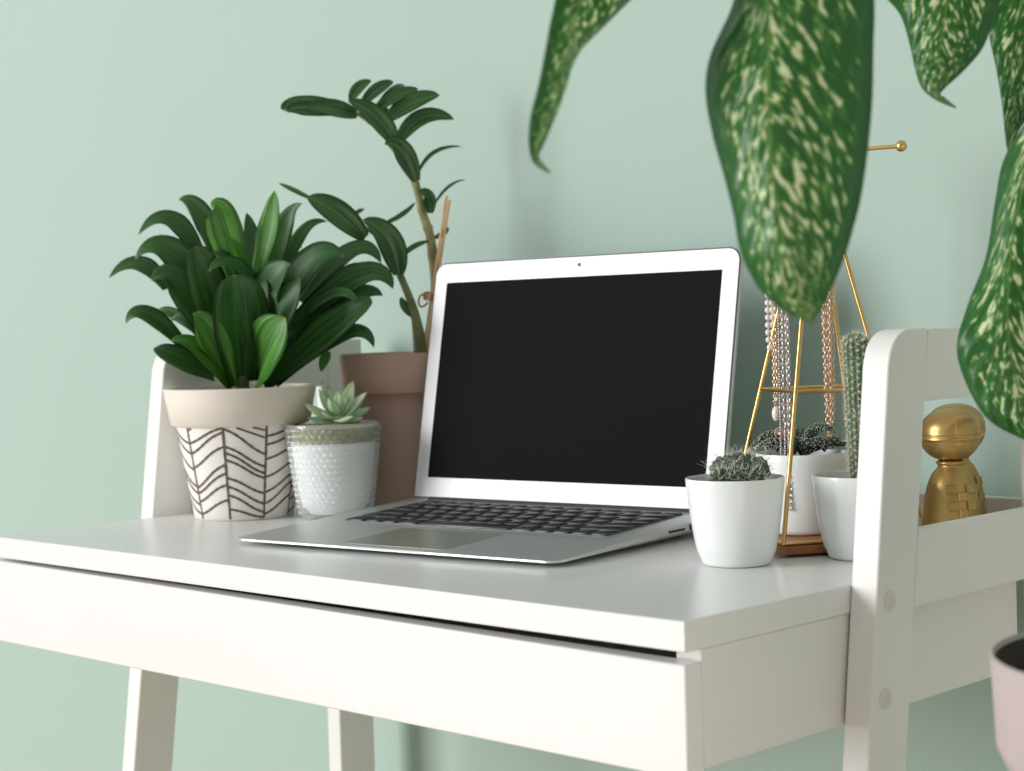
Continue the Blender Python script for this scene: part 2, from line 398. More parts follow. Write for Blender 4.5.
# ---------------------------------------------------------------- laptop
LTH=.115593; LLEAN=.2009; W_,D_=.325,.227
LO=V((-.5305,.0790,TZ))
ex=V((math.cos(LTH),math.sin(LTH),0)); ey=V((-math.sin(LTH),math.cos(LTH),0)); ez=V((0,0,1))
lap=thing('laptop',LO+ex*W_/2+ey*D_/2,'open silver laptop with a switched-off black screen in the middle of the desk','laptop')
def LP(a,bb,z): return LO+ex*a+ey*bb+ez*z
def rrect(w,d,r,n=6,x0=0,y0=0,rb=None):
    P=[]; r0=r
    for cx,cy,a0 in ((w-r,r,-PI/2),(w-r,d-r,0),(r,d-r,PI/2),(r,r,PI)):
        r=rb if (rb and cy==r0) else r0
        if rb and cy==r0: cy=r; cx=w-r if cx>w/2 else r
        for k in range(n+1):
            a=a0+PI/2*k/n; P.append((x0+cx+r*math.cos(a),y0+cy+r*math.sin(a)))
    return P
def ztop(bb): return .0052+(bb/D_)*.0113
def slab(name,m,par,outline,zt,zb,inset=0,bevel=0):
    mb=MB(); n=len(outline)
    vs=[LP(a,bb,zb(a,bb)) for a,bb in outline]+[LP(a,bb,zt(a,bb)) for a,bb in outline]
    mb.add(vs,[tuple(range(n))[::-1],tuple(range(n,2*n))]+[(i,(i+1)%n,n+(i+1)%n,n+i) for i in range(n)])
    return mb.build(name,m,par,bevel=bevel)
# base: a wedge with a belly that curves up to thin edges
mb=MB(); rings=[]
for ins,zf in ((0.000,1.0),(0.0,.55),(.004,.30),(.012,.12),(.028,0.0)):
    pl=rrect(W_-2*ins,D_-2*ins,max(.011-ins*.2,.004),6,ins,ins)
    ring=[]
    for a,bb in pl:
        zt=ztop(bb); zb=.0014+.0002
        if zf==1: z=zt
        else: z=zb+(zt-zb)*zf
        ring.append(len(mb.v)); mb.v.append(tuple(LP(a,bb,z)))
    rings.append(ring)
n=len(rings[0])
mb.f.append(tuple(rings[0])); mb.mi.append(0)
mb.f.append(tuple(rings[-1][::-1])); mb.mi.append(0)
for q in range(len(rings)-1):
    for i in range(n): mb.f.append((rings[q][i],rings[q+1][i],rings[q+1][(i+1)%n],rings[q][(i+1)%n])); mb.mi.append(0)
base=mb.build('base','alu',lap,sharp=50)
for a,bb in ((.03,.03),(W_-.03,.03),(.03,D_-.03),(W_-.03,D_-.03)):
    c=MB(); p=LP(a,bb,0); c.tube([p,p+ez*.0017],.006,20); c.build('foot','port',base)
slab('trackpad','pad',base,rrect(.105,.073,.003,4,.1085,.0115),lambda a,bb:ztop(bb)+.00008,lambda a,bb:ztop(bb)-.0003)
kb0,kb1,ka0,ka1=.0985,.2100,.0265,.3000
slab('keyboard_well','well',base,rrect(ka1-ka0,kb1-kb0,.003,4,ka0,kb0),lambda a,bb:ztop(bb)+.0001,lambda a,bb:ztop(bb)-.0003)
rows=[[1.25,1,1,1.25,5.3,1.25,1,1,1,1],[2.3]+[1]*10+[2.3],[1.8]+[1]*11+[1.8],[1.5]+[1]*12+[1.1],[1]*13+[1.6],[1]*14]
tot=ka1-ka0-.003; y=kb0+.0015; kh=(kb1-kb0-.003)
hts=[1,1,1,1,1,.62]; S=sum(hts)
for ri,row in enumerate(rows):
    h=kh*hts[ri]/S; xx=ka0+.0015; sw=sum(row)
    for kw in row:
        ww=tot*kw/sw; g=.0013
        o2=rrect(ww-2*g,h-2*g,.0014,2,xx+g,y+g); o3=rrect(ww-2*g-.0006,h-2*g-.0006,.0012,2,xx+g+.0003,y+g+.0003)
        k=MB(); nn=len(o2)
        k.add([LP(a,bb,ztop(bb)+.0001) for a,bb in o2]+[LP(a,bb,ztop(bb)+.0011) for a,bb in o2]+[LP(a,bb,ztop(bb)+.0014) for a,bb in o3],
              [tuple(range(nn))[::-1],tuple(range(2*nn,3*nn))]+[(i,(i+1)%nn,nn+(i+1)%nn,nn+i) for i in range(nn)]+[(nn+i,nn+(i+1)%nn,2*nn+(i+1)%nn,2*nn+i) for i in range(nn)])
        k.build('key','key',base,sharp=60)
        xx+=ww
    y+=h
def sidebox(name,m,bb0,bb1,z0,z1,out=.0002):
    mb=MB(); a=W_+out; vs=[LP(a-.003,bb0,z0),LP(a,bb0,z0),LP(a,bb1,z0),LP(a-.003,bb1,z0),LP(a-.003,bb0,z1),LP(a,bb0,z1),LP(a,bb1,z1),LP(a-.003,bb1,z1)]
    mb.add(vs,[(3,2,1,0),(4,5,6,7),(0,1,5,4),(1,2,6,5),(2,3,7,6),(3,0,4,7)]); return mb.build(name,m,base)
sidebox('card_slot','port',.143,.166,.0088,.0108); sidebox('usb_port','port',.172,.186,.0085,.0125)
c=MB(); q=[LP(.125,-.0003,.0038),LP(.200,-.0003,.0038),LP(.200,-.0003,.0053),LP(.125,-.0003,.0053),LP(.125,.004,.0038),LP(.200,.004,.0038),LP(.200,.004,.0056),LP(.125,.004,.0056)]
c.add(q,[(0,1,2,3),(5,4,7,6),(3,2,6,7),(1,0,4,5),(0,3,7,4),(2,1,5,6)]); c.build('front_notch','bezel',base)
# lid
ls=ey*math.sin(LLEAN)+ez*math.cos(LLEAN); ln=ex.cross(ls)   # ln points toward viewer (front)
if ln.dot(ey)>0: ln=-ln
LD0=LO+ey*(D_-.006)+ez*.0150
def LD(a,s,d): return LD0+ex*a+ls*s+ln*d
def lidslab(name,m,par,outline,d0,d1,bevel=0):
    mb=MB(); n=len(outline)
    mb.add([LD(a,s,d0) for a,s in outline]+[LD(a,s,d1) for a,s in outline],[tuple(range(n))[::-1],tuple(range(n,2*n))]+[(i,(i+1)%n,n+(i+1)%n,n+i) for i in range(n)])
    return mb.build(name,m,par,bevel=bevel)
HL=.2177
lid=lidslab('lid','alu',lap,rrect(W_,HL,.0125,8,0,.001,.002),-.0042,.0,bevel=.0012)
lidslab('gasket','gasket',lid,rrect(W_-.0022,HL-.0022,.0118,8,.0011,.0021,.0015),0,.0004)
lidslab('bezel','bezel',lid,rrect(W_-.0044,HL-.0044,.0108,8,.0022,.0032,.001),.0002,.0009)
lidslab('screen','screen',lid,rrect(.2915,.1782,.0004,2,.0160,.0208),.0004,.0012)
c=MB(); c.tube([LD(.1635,.2095,.0005),LD(.1635,.2095,.0013)],.0016,16); c.build('camera_lens','port',lid)
mb=MB(); mb.tube([LP(.022,D_-.0075,.0150),LP(W_-.022,D_-.0075,.0150)],.0038,14); mb.build('hinge','gasket',lap)
# ---------------------------------------------------------------- pots
def pot_profile(rt,rb,h,wall=.0025,lip=.001,round_=.004,bulge=0,n=10):
    P=[(0,0),(rb-round_,0)]
    for k in range(1,5):
        a=PI/2*k/4; P.append((rb-round_+round_*math.sin(a),round_-round_*math.cos(a)))
    for k in range(1,n+1):
        t=k/n; P.append((rb+(rt-rb)*(t**(1-bulge)),round_+(h-round_-.001)*t))
    P+= [(rt-wall*.25,h),(rt-wall*.75,h),(rt-wall,h-.001)]
    for k in range(n,-1,-1):
        t=k/n; P.append((max(.001,rb+(rt-rb)*(t**(1-bulge))-wall),round_+(h-round_-.002)*t))
    P.append((0,round_))
    return P
def potted(name,label,cat,base_px,z,top_hw,bot_hw,rim_v,mat_,bulge=0,group=None,dy=0,**kw):
    P=onz(base_px[0],base_px[1],z); P=P+V((0,dy,0)) 
    s=mpp(P); rt_,rb_=top_hw*s,bot_hw*s
    # height so that the rim centre shows at rim_v
    q=P.copy(); lo,hi=0,.4
    for _ in range(40):
        m=(lo+hi)/2; pp=P+V((0,0,m)); d=pp-CAM; vv=385.5-FPX*d.dot(UP)/d.dot(fw)
        if vv>rim_v: lo=m
        else: hi=m
    h=m
    t=thing(name,P,label,cat,group)
    mb=MB(); mb.lathe(P,pot_profile(rt_,rb_,h,bulge=bulge,**kw),72)
    mb.build('pot',mat_,t,sharp=60)
    return t,P,rt_,rb_,h
TG='white pots'
# --- small cactus in the front white pot
t1,P1,r1,b1,h1=potted('potted_cactus','small white pot holding a low clump of spiny ball cactus, beside the laptop','potted plant',(737,564),TZ,49.5,35.5,477,'ceramic',bulge=.42,wall=.0014)
mb=MB(); mb.disc(P1+V((0,0,h1-.008)),r1-.0022,40,amp=.0012); mb.build('soil','soil',t1)
def clump(parent,c,r,sc,seed,ribs):
    rr=random.Random(seed)
    mb=MB(); sp=MB(); ar=MB()
    mb.ball(c,r*.8,24,16,sc=sc)
    nrow=5
    for j in range(nrow):
        ph=PI*(.04+.62*j/nrow)
        cnt=max(1,int(ribs*math.sin(ph)+.5))
        for k in range(cnt):
            a=2*PI*(k+.5*(j%2))/cnt+seed
            d=V((math.sin(ph)*math.cos(a)*sc[0],math.sin(ph)*math.sin(a)*sc[1],math.cos(ph)*sc[2]))
            p=V(c)+d*r*.88; dn=d.normalized()
            mb.ball(p,r*.31,10,8)
            tip=p+dn*r*.3
            ar.ball(tip,r*.05,6,4)
            for q in range(6):
                e=(dn*rr.uniform(.3,1)+V((rr.uniform(-1,1),rr.uniform(-1,1),rr.uniform(-.6,1)))*.9).normalized()
                sp.spike(tip-dn*r*.03,e,rr.uniform(.005,.0125),.00012)
    o=mb.build('cactus_body','cact',parent,sharp=80)
    ar.build('areoles','areole',o); sp.build('spines','spine',o,smooth=False)
cz=h1-.006
for i,(du,dv_,r,sd) in enumerate(((-8,-6,.0100,1),(6,-9,.0115,2),(20,-3,.0100,3),(-14,4,.007,4),(2,2,.0080,5),(17,8,.0070,6))):
    s=mpp(P1); c=P1+RT*(du*s)-V((fw.x,fw.y,0)).normalized()*(.009 if i>=3 else -.004+.003*(i%2))+V((0,0,cz+.003+(.006 if i<3 else .001)))
    clump(t1,c,r,(1,1,1.05),sd,8)
# --- column cactus in the right white pot
t2,P2,r2,b2,h2=potted('potted_cactus','white pot holding a single tall column cactus, half hidden by the desk leg','potted plant',(862,557.5),TZ,48,34,474,'ceramic',bulge=.42,wall=.0014)
mb=MB(); mb.disc(P2+V((0,0,h2-.012)),r2-.0022,40,amp=.0012); mb.build('soil','soil',t2)
def column(parent,base,top,r,ribs=14):
    mb=MB(); sp=MB(); ar=MB(); rr=random.Random(3)
    base=V(base); top=V(top); ax=(top-base); H=ax.length; ax.normalize()
    x=ax.cross(V((0,1,0))).normalized(); y=ax.cross(x)
    n=ribs*6; rows=40; o=len(mb.v)
    def R(t): 
        k=1.0 if t<.93 else math.sqrt(max(0,1-((t-.93)/.07)**2)); return r*(.80+.28*t)*max(k,.03)
    for i in range(rows+1):
        t=i/rows
        if t>.9: t=.9+.1*math.sin((t-.9)/.1*PI/2)
        for k in range(n):
            a=2*PI*k/n; rad=R(t)*(1+.10*math.cos(a*ribs)); mb.v.append(tuple(base+ax*H*t+(x*math.cos(a)+y*math.sin(a))*rad))
    for i in range(rows):
        for k in range(n): mb.f.append((o+i*n+k,o+i*n+(k+1)%n,o+(i+1)*n+(k+1)%n,o+(i+1)*n+k)); mb.mi.append(0)
    body=mb.build('cactus_body','sag',parent,sharp=180)
    for k in range(ribs):
        a=2*PI*k/ribs
        for j in range(22):
            t=(j+.5*(k%2)+.3)/22.5
            if t>.99: continue
            d=x*math.cos(a)+y*math.sin(a); p=base+ax*H*t+d*R(t)*1.09; dn=(d+ax*(.2 if t<.9 else 1.5)).normalized()
            ar.ball(p,.00065,6,4)
            for q in range(13):
                e=(dn*rr.uniform(.2,1)+V((rr.uniform(-1,1),rr.uniform(-1,1),rr.uniform(-1,1)))).normalized()
                sp.spike(p,e,rr.uniform(.0022,.0048),.00016)
    for q in range(260):
        a=rr.uniform(0,2*PI); u=rr.random()**.5; d=(x*math.cos(a)+y*math.sin(a)); p=base+ax*(H-.001-.006*u*u)+d*r*u*.95
        sp.spike(p,(ax+d*u*1.4+V((rr.uniform(-.4,.4),rr.uniform(-.4,.4),0))),rr.uniform(.003,.006),.00014)
    ar.build('areoles','areole',body); sp.build('spines','spine',body,smooth=False)
dd=depth(P2)
column(t2,at(861,486,dd-.002),at(855.5,333,dd),.0083)
# --- jewellery stand
JC=V((-.1275,.3228,TZ)); JR=.0780; JPH=-1.3409; JH=.2880; JZ=.0080
def jd(k): return V((math.cos(JPH+k*PI/2),math.sin(JPH+k*PI/2),0))
st=thing('jewelry_stand',JC,'brass wire pyramid jewelry stand on a wooden base, behind the front cactus pot','stand')
mb=MB(); R_=JR+.006
pl=[(JC.x+R_*jd(k).x,JC.y+R_*jd(k).y) for k in range(4)]
mb.prism(pl,2,TZ+.0022,TZ+JZ); mb.prism([(JC.x+(R_-.012)*jd(k).x,JC.y+(R_-.012)*jd(k).y) for k in range(4)],2,TZ,TZ+.0022); bs=mb.build('base','wood',st,bevel=.0008)
apex=JC+V((0,0,JH))
ft=[JC+jd(k)*JR+V((0,0,JZ+.001)) for k in range(4)]
for k in range(4):
    mb=MB(); mb.tube([ft[k],apex+jd(k)*.001],.00165,12); mb.build('rod','gold',st)
mb=MB()
for k in range(4): mb.tube([ft[k]-V((0,0,-.0005)),ft[(k+1)%4]-V((0,0,-.0005))],.0015,10)
mb.build('lower_frame','gold',st)
zz=.1155
lv=[ft[k]+(apex-ft[k])*((zz-JZ)/(JH-JZ)) for k in range(4)]
mb=MB()
for k in range(4): mb.tube([lv[k],lv[(k+1)%4]],.0015,10)
mb.build('middle_frame','gold',st)
ARZ=TZ+.2895
for k in (0,1):
    mb=MB(); a=JC.copy(); a.z=ARZ+.0015*k; e0=a-jd(k)*.066; e1=a+jd(k)*.066
    mb.tube([e0,e1],.0015,12); am=mb.build('arm','gold',st)
    for e in (e0,e1):
        c=MB(); c.ball(e,.0042,20,14); c.build('end_ball','gold',am)
mb=MB(); mb.tube([apex-V((0,0,.004)),apex+V((0,0,.012))],[.0035,.003],14); mb.ball(apex+V((0,0,.016)),.0045,18,12); mb.build('top_joint','gold',st)
# --- haworthia pot standing on the jewellery stand's base
t3,P3,r3,b3,h3=potted('potted_succulent','straight white pot of dark white-dotted succulent inside the brass stand','potted plant',(804,531.5),TZ+JZ,46.5,41,452,'ceramic',wall=.0016,dy=.0)
print('aloe',P3,r3,h3)
mb=MB(); mb.disc(P3+V((0,0,h3-.007)),r3-.0022,40,amp=.0012); mb.build('soil','soil',t3)
d3=depth(P3)
def dz(px): return (px[0]/4.057+740,px[1]/4.057+390)
def haw(pts,w,m='haw',bumps=True,dd=0):
    P=[at(*dz(p[:2]),d3+p[2]-dd) for p in pts]
    path=[V(q) for q in crom([tuple(p) for p in P],6)]
    L=len(path)-1; rs=[max(.0003,w/2*(math.sin(PI*(.35+.65*i/L))**.7 if i<L else .05)) for i in range(L+1)]
    mb=MB(); mb.tube(path,rs,12)
    if bumps:
        rr=random.Random(int(w*1e5)+len(pts))
        for i in range(1,L):
            for q in range(13):
                a=rr.uniform(0,2*PI); t=(path[i+1]-path[i-1]).normalized(); x=t.cross(V((0,0,1))).normalized(); y=t.cross(x)
                p=path[i]+(path[i+1]-path[i])*rr.random()+(x*math.cos(a)+y*math.sin(a))*rs[i]
                mb.ball(p,.00042,5,4,mi=1)
    mb.build('leaf',[m,'bump'],t3,sharp=60)
haw([(225,245,0),(180,210,0),(130,180,0),(80,200,0),(32,250,0)],.0062)
haw([(230,250,-.02),(170,215,-.02),(110,212,-.02),(60,238,-.02)],.006)
haw([(225,250,.01),(222,200,.01),(225,165,.01),(215,135,.01)],.0078)
haw([(240,240,.01),(250,190,.01),(258,150,.01)],.0034,'hawg',False)
haw([(250,250,-.01),(270,200,-.012),(310,158,-.015),(350,152,-.02),(396,178,-.02)],.0085)
haw([(245,255,-.015),(300,228,-.02),(370,215,-.02),(458,222,-.02)],.0082)
haw([(240,230,-.02),(300,218,-.024),(340,215,-.024),(380,240,-.024)],.009)
haw([(240,235,-.02),(222,215,-.024),(216,240,-.028),(214,258,-.03)],.0055,'haw',False)
haw([(160,235,-.01),(130,225,-.01),(100,240,-.01)],.007)
haw([(330,240,.01),(370,205,.01),(410,215,.015),(440,235,.02)],.007)
# ---------------------------------------------------------------- necklaces (hang from the arms, doubled)
def chain_path(top,x,length,gap,zt):
    """down one side and up the other"""
    return
def necklace(name,label,cat,k,s,low_v,u_shift,m,kind,link=.0030,thin=.00035,gap=.003,group=None,beads=(),extra=None,fwd=0):
    top=JC+jd(k)*s; top.z=ARZ+.0015*k
    x=jd(1) if k==0 else jd(0)            # strands fall either side of the arm
    dpt=depth(top)
    sidev=V((RT.x,RT.y,0)).normalized()
    # the lowest point: straight under the arm
    lo=top.copy(); 
    d=top-CAM
    for _ in range(60):
        dd_=lo-CAM; vv=385.5-FPX*dd_.dot(UP)/dd_.dot(fw)
        lo.z-= (low_v-vv)*mpp(lo)
    H=top.z-lo.z
    pts=[]
    g=gap
    n=int(2*H/ (link*.82))
    for i in range(n+1):
        q=i/n
        if q<.5: t=q*2; sg=-1
        else: t=(1-q)*2; sg=1
        wdt=g*(1 if t<.9 else math.sqrt(max(0,1-((t-.9)/.1)**2)))
        wdt=max(wdt,.0) * (1 if t>.02 else 1)
        p=top+x*sg*(.0026*(1-t))+sidev*(sg*wdt*min(1,t*4))+V((0,0,-t*H+.0022*(1-min(1,t*60))))
        p=p-V((fw.x,fw.y,0))*fwd*min(1,t*3)
        pts.append(p)
    mb=MB()
    for i in range(len(pts)-1):
        a,b2=pts[i],pts[i+1]; c=(a+b2)/2; tn=(b2-a)
        if tn.length<1e-6: continue
        ax=sidev if i%2 else V((fw.x,fw.y,0)).normalized()
        if kind=='link': mb.torus(c,ax,tn,link*.30,link*.52,thin,10,5)
        elif kind=='bead': mb.ball(c,link*.42,8,6)
        elif kind=='pearl': mb.ball(c,link*.36,14,10)
    if kind=='pearl': mb.tube(pts,.0004,5)
    for (t,r) in beads:
        for sg in (-1,1):
            i=int((t*.5 if sg<0 else 1-t*.5)*n); mb.ball(pts[i],r,10,8)
    o=mb.build(name,m,None,sharp=60,origin=lo); tag(o,label,cat,group)
    if extra: extra(o,lo)
    return o,lo
def pend_drop(o,lo):
    c=MB(); c.ball(lo+V((0,0,-.008)),.0034,16,12,sc=(1,1,1.75)); c.build('pearl_drop','pearl',o)
    c=MB(); c.torus(lo+V((0,0,-.0012)),V((fw.x,fw.y,0)),V((0,0,1)),.0011,.0014,.0003); c.build('bail','rose',o)
def pend_coin(o,lo):
    c=MB(); f=V((fw.x,fw.y,0)).normalized(); p=lo+V((0,0,-.0055)); c.tube([p+f*.0006,p-f*.0006],.0050,26); c.torus(p-f*.0006,f,V((0,0,1)),.0044,.0044,.0006,24,6); c.ball(p-f*.001,.0018,10,8); c.build('coin_pendant','rose',o)
def pend_fil(o,lo):
    f=V((fw.x,fw.y,0)).normalized(); p=lo+V((0,0,-.0068)); c=MB()
    c.torus(p,f,V((0,0,1)),.0050,.0062,.00035,24,5)
    for a in range(6):
        q=V((RT.x,RT.y,0))*math.cos(a*PI/3)*.0026+V((0,0,1))*math.sin(a*PI/3)*.0032; c.torus(p+q,f,V((0,0,1)),.0016,.0020,.00025,12,4)
    c.torus(p,f,V((0,0,1)),.0016,.0016,.00025,12,4)
    c.build('filigree_pendant','silver',o)
def pend_ball(o,lo):
    c=MB(); c.ball(lo+V((0,0,-.002)),.0022,12,10); c.build('ball_pendant','rose',o)
NG='necklaces on the brass stand'
necklace('pearl_necklace','strand of small white pearls, leftmost on the brass stand','necklace',1,-.0390,351,0,'pearl','pearl',link=.0068,gap=.0018,group=NG)
necklace('rose_gold_necklace','rose gold chain ending in a white pearl drop, left side of the stand','necklace',1,-.0360,403,0,'rose','link',link=.0032,thin=.0005,gap=.0011,group=NG,extra=pend_drop)
necklace('silver_necklace','silver chain with a round gold coin pendant on the left of the stand','necklace',1,-.0330,426,0,'silver','link',link=.0036,thin=.0005,gap=.0024,group=NG,beads=((.55,.0012),(.75,.0012)),extra=pend_coin,fwd=.034)
necklace('silver_necklace','longest silver chain on the stand, two strands falling past the pot rim','necklace',1,-.0315,497,0,'silver','link',link=.0034,thin=.0005,gap=.0015,group=NG,fwd=.020)
necklace('silver_necklace','fine silver chain with small bead spacers among the left necklaces','necklace',1,-.0345,470,0,'silver','bead',link=.0024,gap=.0018,group=NG,beads=((.5,.0014),(.62,.0014),(.8,.0014)),fwd=.022)
necklace('silver_necklace','fine silver chain with an oval filigree pendant hanging before the pot','necklace',1,-.0310,507,0,'silver','link',link=.0028,thin=.0003,gap=.0006,group=NG,extra=pend_fil,fwd=.030)
necklace('rose_gold_necklace','rose gold chain with clustered beads on the right of the stand','necklace',0,-.0200,425,0,'rose','link',link=.0040,thin=.0006,gap=.0014,group=NG,beads=((.52,.0020),(.54,.0019),(.64,.0018),(.82,.0021),(.84,.0019),(.9,.0015)))
necklace('rose_gold_necklace','longest rose gold chain ending in a small gold ball','necklace',0,-.0150,434,0,'rose','link',link=.0036,thin=.0005,gap=.0012,group=NG,extra=pend_ball,beads=((.6,.0016),(.7,.0014)))
necklace('rose_gold_necklace','fine rose gold bead chain hanging nearest the top of the stand','necklace',0,-.0165,404,0,'rose','bead',link=.0026,gap=.0012,group=NG,beads=((.66,.002),(.93,.0018)))
# ---------------------------------------------------------------- cream pot with herringbone lines + dracaena
tp=onz(244.5,516.0); s=mpp(tp)
PD=tp.copy(); 
drac=thing('potted_dracaena',PD,'leafy dark green plant in a cream pot painted with a brown herringbone pattern','potted plant')
def height_for(P,v):
    lo,hi=0,.6
    for _ in range(40):
        m=(lo+hi)/2; d=P+V((0,0,m))-CAM; vv=385.5-FPX*d.dot(UP)/d.dot(fw)
        if vv>v: lo=m
        else: hi=m
    return m
hT=height_for(PD,386.5); hB=height_for(PD,423.5)
RTp,RBp,RBo=75.5*s,69*s,49*s; RM=64*s
mb=MB()
mb.lathe(PD,[(RM-.001,hB+.0005),(RBp-.002,hB),(RBp,hB+.0012),(RTp,hT-.0015),(RTp-.0012,hT),(RTp-.0045,hT),(RTp-.0055,hT-.0015),(RBp-.008,hB),(RBo-.004,.012),(0,.010)],96)
mb.build('pot_rim','cream',drac,sharp=50)
mb=MB(); NA=180
mb.lathe(PD,[(0,0),(RBo-.002,0),(RBo,.0015)]+[(RBo+(RM-RBo)*k/12,.0015+(hB-.0015)*k/12) for k in range(1,13)],NA)
def surf(az,f,off=.0003):
    r=RBo+(RM-RBo)*f+off; z=.0015+(hB-.0015)*f
    a0=math.atan2(-fw.y,-fw.x)+az                     # az=0 faces the camera, positive to the right
    return PD+V((r*math.cos(a0),r*math.sin(a0),z))
def stroke(p,q,w,curve=0,n=14):
    vs=[];fs=[]
    pts=[]
    for i in range(n+1):
        t=i/n; e=t+curve*math.sin(2*PI*t)*.055
        pts.append((p[0]+(q[0]-p[0])*t,p[1]+(q[1]-p[1])*e+.0))
    for i,(a,f) in enumerate(pts):
        a2,f2=pts[min(i+1,n)]; a1,f1=pts[max(i-1,0)]
        dx=(a2-a1)*.055; dy=(f2-f1)*hB; L=math.hypot(dx,dy) or 1; nx,ny=-dy/L,dx/L
        ww=w*(.8+.4*math.sin(i*1.3+p[1]*9)**2)
        vs+= [surf(a+nx*ww/.055,min(.999,max(.002,f+ny*ww/hB)),.00035),surf(a-nx*ww/.055,min(.999,max(.002,f-ny*ww/hB)),.00035)]
    for i in range(n): fs.append((2*i,2*i+1,2*i+3,2*i+2))
    mb.add(vs,fs,1)
def fy(y): return 1-(y-225)/(712-225)
az=[-1.45,-.80,-.130,.54,1.18]
seglist={0:[(232,310),(262,365),(345,450),(430,540),(465,575),(555,635),(600,685)],
 1:[(310,228),(365,250),(440,325),(545,420),(575,465),(620,525),(685,605)],
 2:[(232,375),(325,440),(358,475),(395,500),(490,580),(535,635),(580,680),(655,725)],
 3:[(280,232),(325,272),(400,340),(495,420),(575,488),(635,530),(690,600)],
}
for i,a in enumerate(az[1:]): stroke((a,.998),(a,.004),.00118)
for k,lst in seglist.items():
    for ya,yb in lst:
        f1,f2=fy(ya),fy(yb)
        f1=min(.995,max(.01,f1)); f2=min(.995,max(.01,f2))
        stroke((az[k],f1),(az[k+1],f2),.00112,curve=-1)
stroke((.08,.99),(.54,fy(290)),.0009); stroke((.32,.99),(.54,fy(250)),.0009); stroke((-.8,fy(245)),(-.70,.99),.0009)
# the same pattern carries on round the back
for q in range(4):
    a0=1.18+q*.68
    stroke((a0+.68,.998),(a0+.68,.004),.00095)
    for y_ in range(7):
        f=fy(250+y_*66); stroke((a0,f if q%2 else f-.1),(a0+.68,f-.1 if q%2 else f),.0009)
mb.build('pot_body',['creamb','brownline'],drac,sharp=60)
mb=MB(); mb.disc(PD+V((0,0,hT-.008)),RTp-.0065,48,amp=.002); mb.build('soil','soil',drac)
dD=depth(PD)
mb=MB(); mb.tube([PD+V((0,0,hT-.01)),at(238,330,dD),at(240,290,dD+.005),at(243,262,dD+.005)],[.009,.0085,.007,.004],12); mb.build('stem','stem',drac)
def dc(x,y,d=0): return at(100+x/3.413,180+y/3.413,dD-d)
cu=.92e-3/3.413*1.02
leaves=[# tip, mid, base, width(px crop), depth tip, depth mid, mat
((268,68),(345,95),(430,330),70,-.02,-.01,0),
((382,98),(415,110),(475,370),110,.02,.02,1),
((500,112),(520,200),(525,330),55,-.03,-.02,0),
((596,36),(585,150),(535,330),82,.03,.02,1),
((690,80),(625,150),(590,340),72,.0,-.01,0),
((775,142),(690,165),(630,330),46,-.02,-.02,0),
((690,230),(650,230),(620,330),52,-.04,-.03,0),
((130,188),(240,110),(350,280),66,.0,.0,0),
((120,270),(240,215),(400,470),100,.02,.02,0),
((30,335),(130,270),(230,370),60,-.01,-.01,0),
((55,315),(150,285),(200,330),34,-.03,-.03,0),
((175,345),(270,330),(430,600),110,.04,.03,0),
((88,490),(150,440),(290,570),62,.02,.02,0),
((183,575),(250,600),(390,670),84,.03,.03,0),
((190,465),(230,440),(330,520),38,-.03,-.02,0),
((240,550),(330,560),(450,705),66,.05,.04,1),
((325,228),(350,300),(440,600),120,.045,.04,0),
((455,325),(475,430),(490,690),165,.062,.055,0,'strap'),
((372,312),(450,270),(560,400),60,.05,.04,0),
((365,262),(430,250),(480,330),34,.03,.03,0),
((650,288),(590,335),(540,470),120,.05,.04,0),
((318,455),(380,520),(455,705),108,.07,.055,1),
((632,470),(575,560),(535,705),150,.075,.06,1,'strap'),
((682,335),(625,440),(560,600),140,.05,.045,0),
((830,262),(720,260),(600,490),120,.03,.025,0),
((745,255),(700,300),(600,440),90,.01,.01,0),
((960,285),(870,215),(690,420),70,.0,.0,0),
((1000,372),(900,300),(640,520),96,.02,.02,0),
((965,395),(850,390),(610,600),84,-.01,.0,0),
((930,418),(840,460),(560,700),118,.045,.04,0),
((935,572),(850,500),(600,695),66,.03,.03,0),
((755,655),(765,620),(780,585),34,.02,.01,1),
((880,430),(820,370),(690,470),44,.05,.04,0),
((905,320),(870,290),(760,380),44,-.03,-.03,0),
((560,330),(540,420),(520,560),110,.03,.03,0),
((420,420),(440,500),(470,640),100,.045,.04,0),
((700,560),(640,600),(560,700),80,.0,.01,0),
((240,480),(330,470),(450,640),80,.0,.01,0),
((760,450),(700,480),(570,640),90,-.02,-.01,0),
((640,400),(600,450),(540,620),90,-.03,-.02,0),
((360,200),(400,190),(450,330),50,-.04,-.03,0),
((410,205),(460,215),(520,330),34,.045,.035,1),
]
camn=-fw
for i,lf in enumerate(leaves):
    tp_,md,bs_,wd,dt,dm,mi=lf[:7]
    p0=dc(*bs_,.005 if dt>0 else -.005); p2=dc(*tp_,dt)
    mm=dc(*md,dm); p1=mm*2-(p0+p2)*.5       # curve passes through the middle point
    p1=mm*1.6-(p0+p2)*.3
    path=bez(p0,p1,p2,18)
    # droop of the very tip
    N=(camn*.8+V((0,0,.55))+RT*rnd.uniform(-.25,.25)).normalized()
    mb=leaf_mesh(path,wd*cu*1.2,N,lf[7] if len(lf)>7 else 'lance',fold=.22,n=18,m=6,thick=.0004,wave=.015,seed=i)
    mb.build('leaf','drac2' if mi else 'drac',drac,sharp=0)
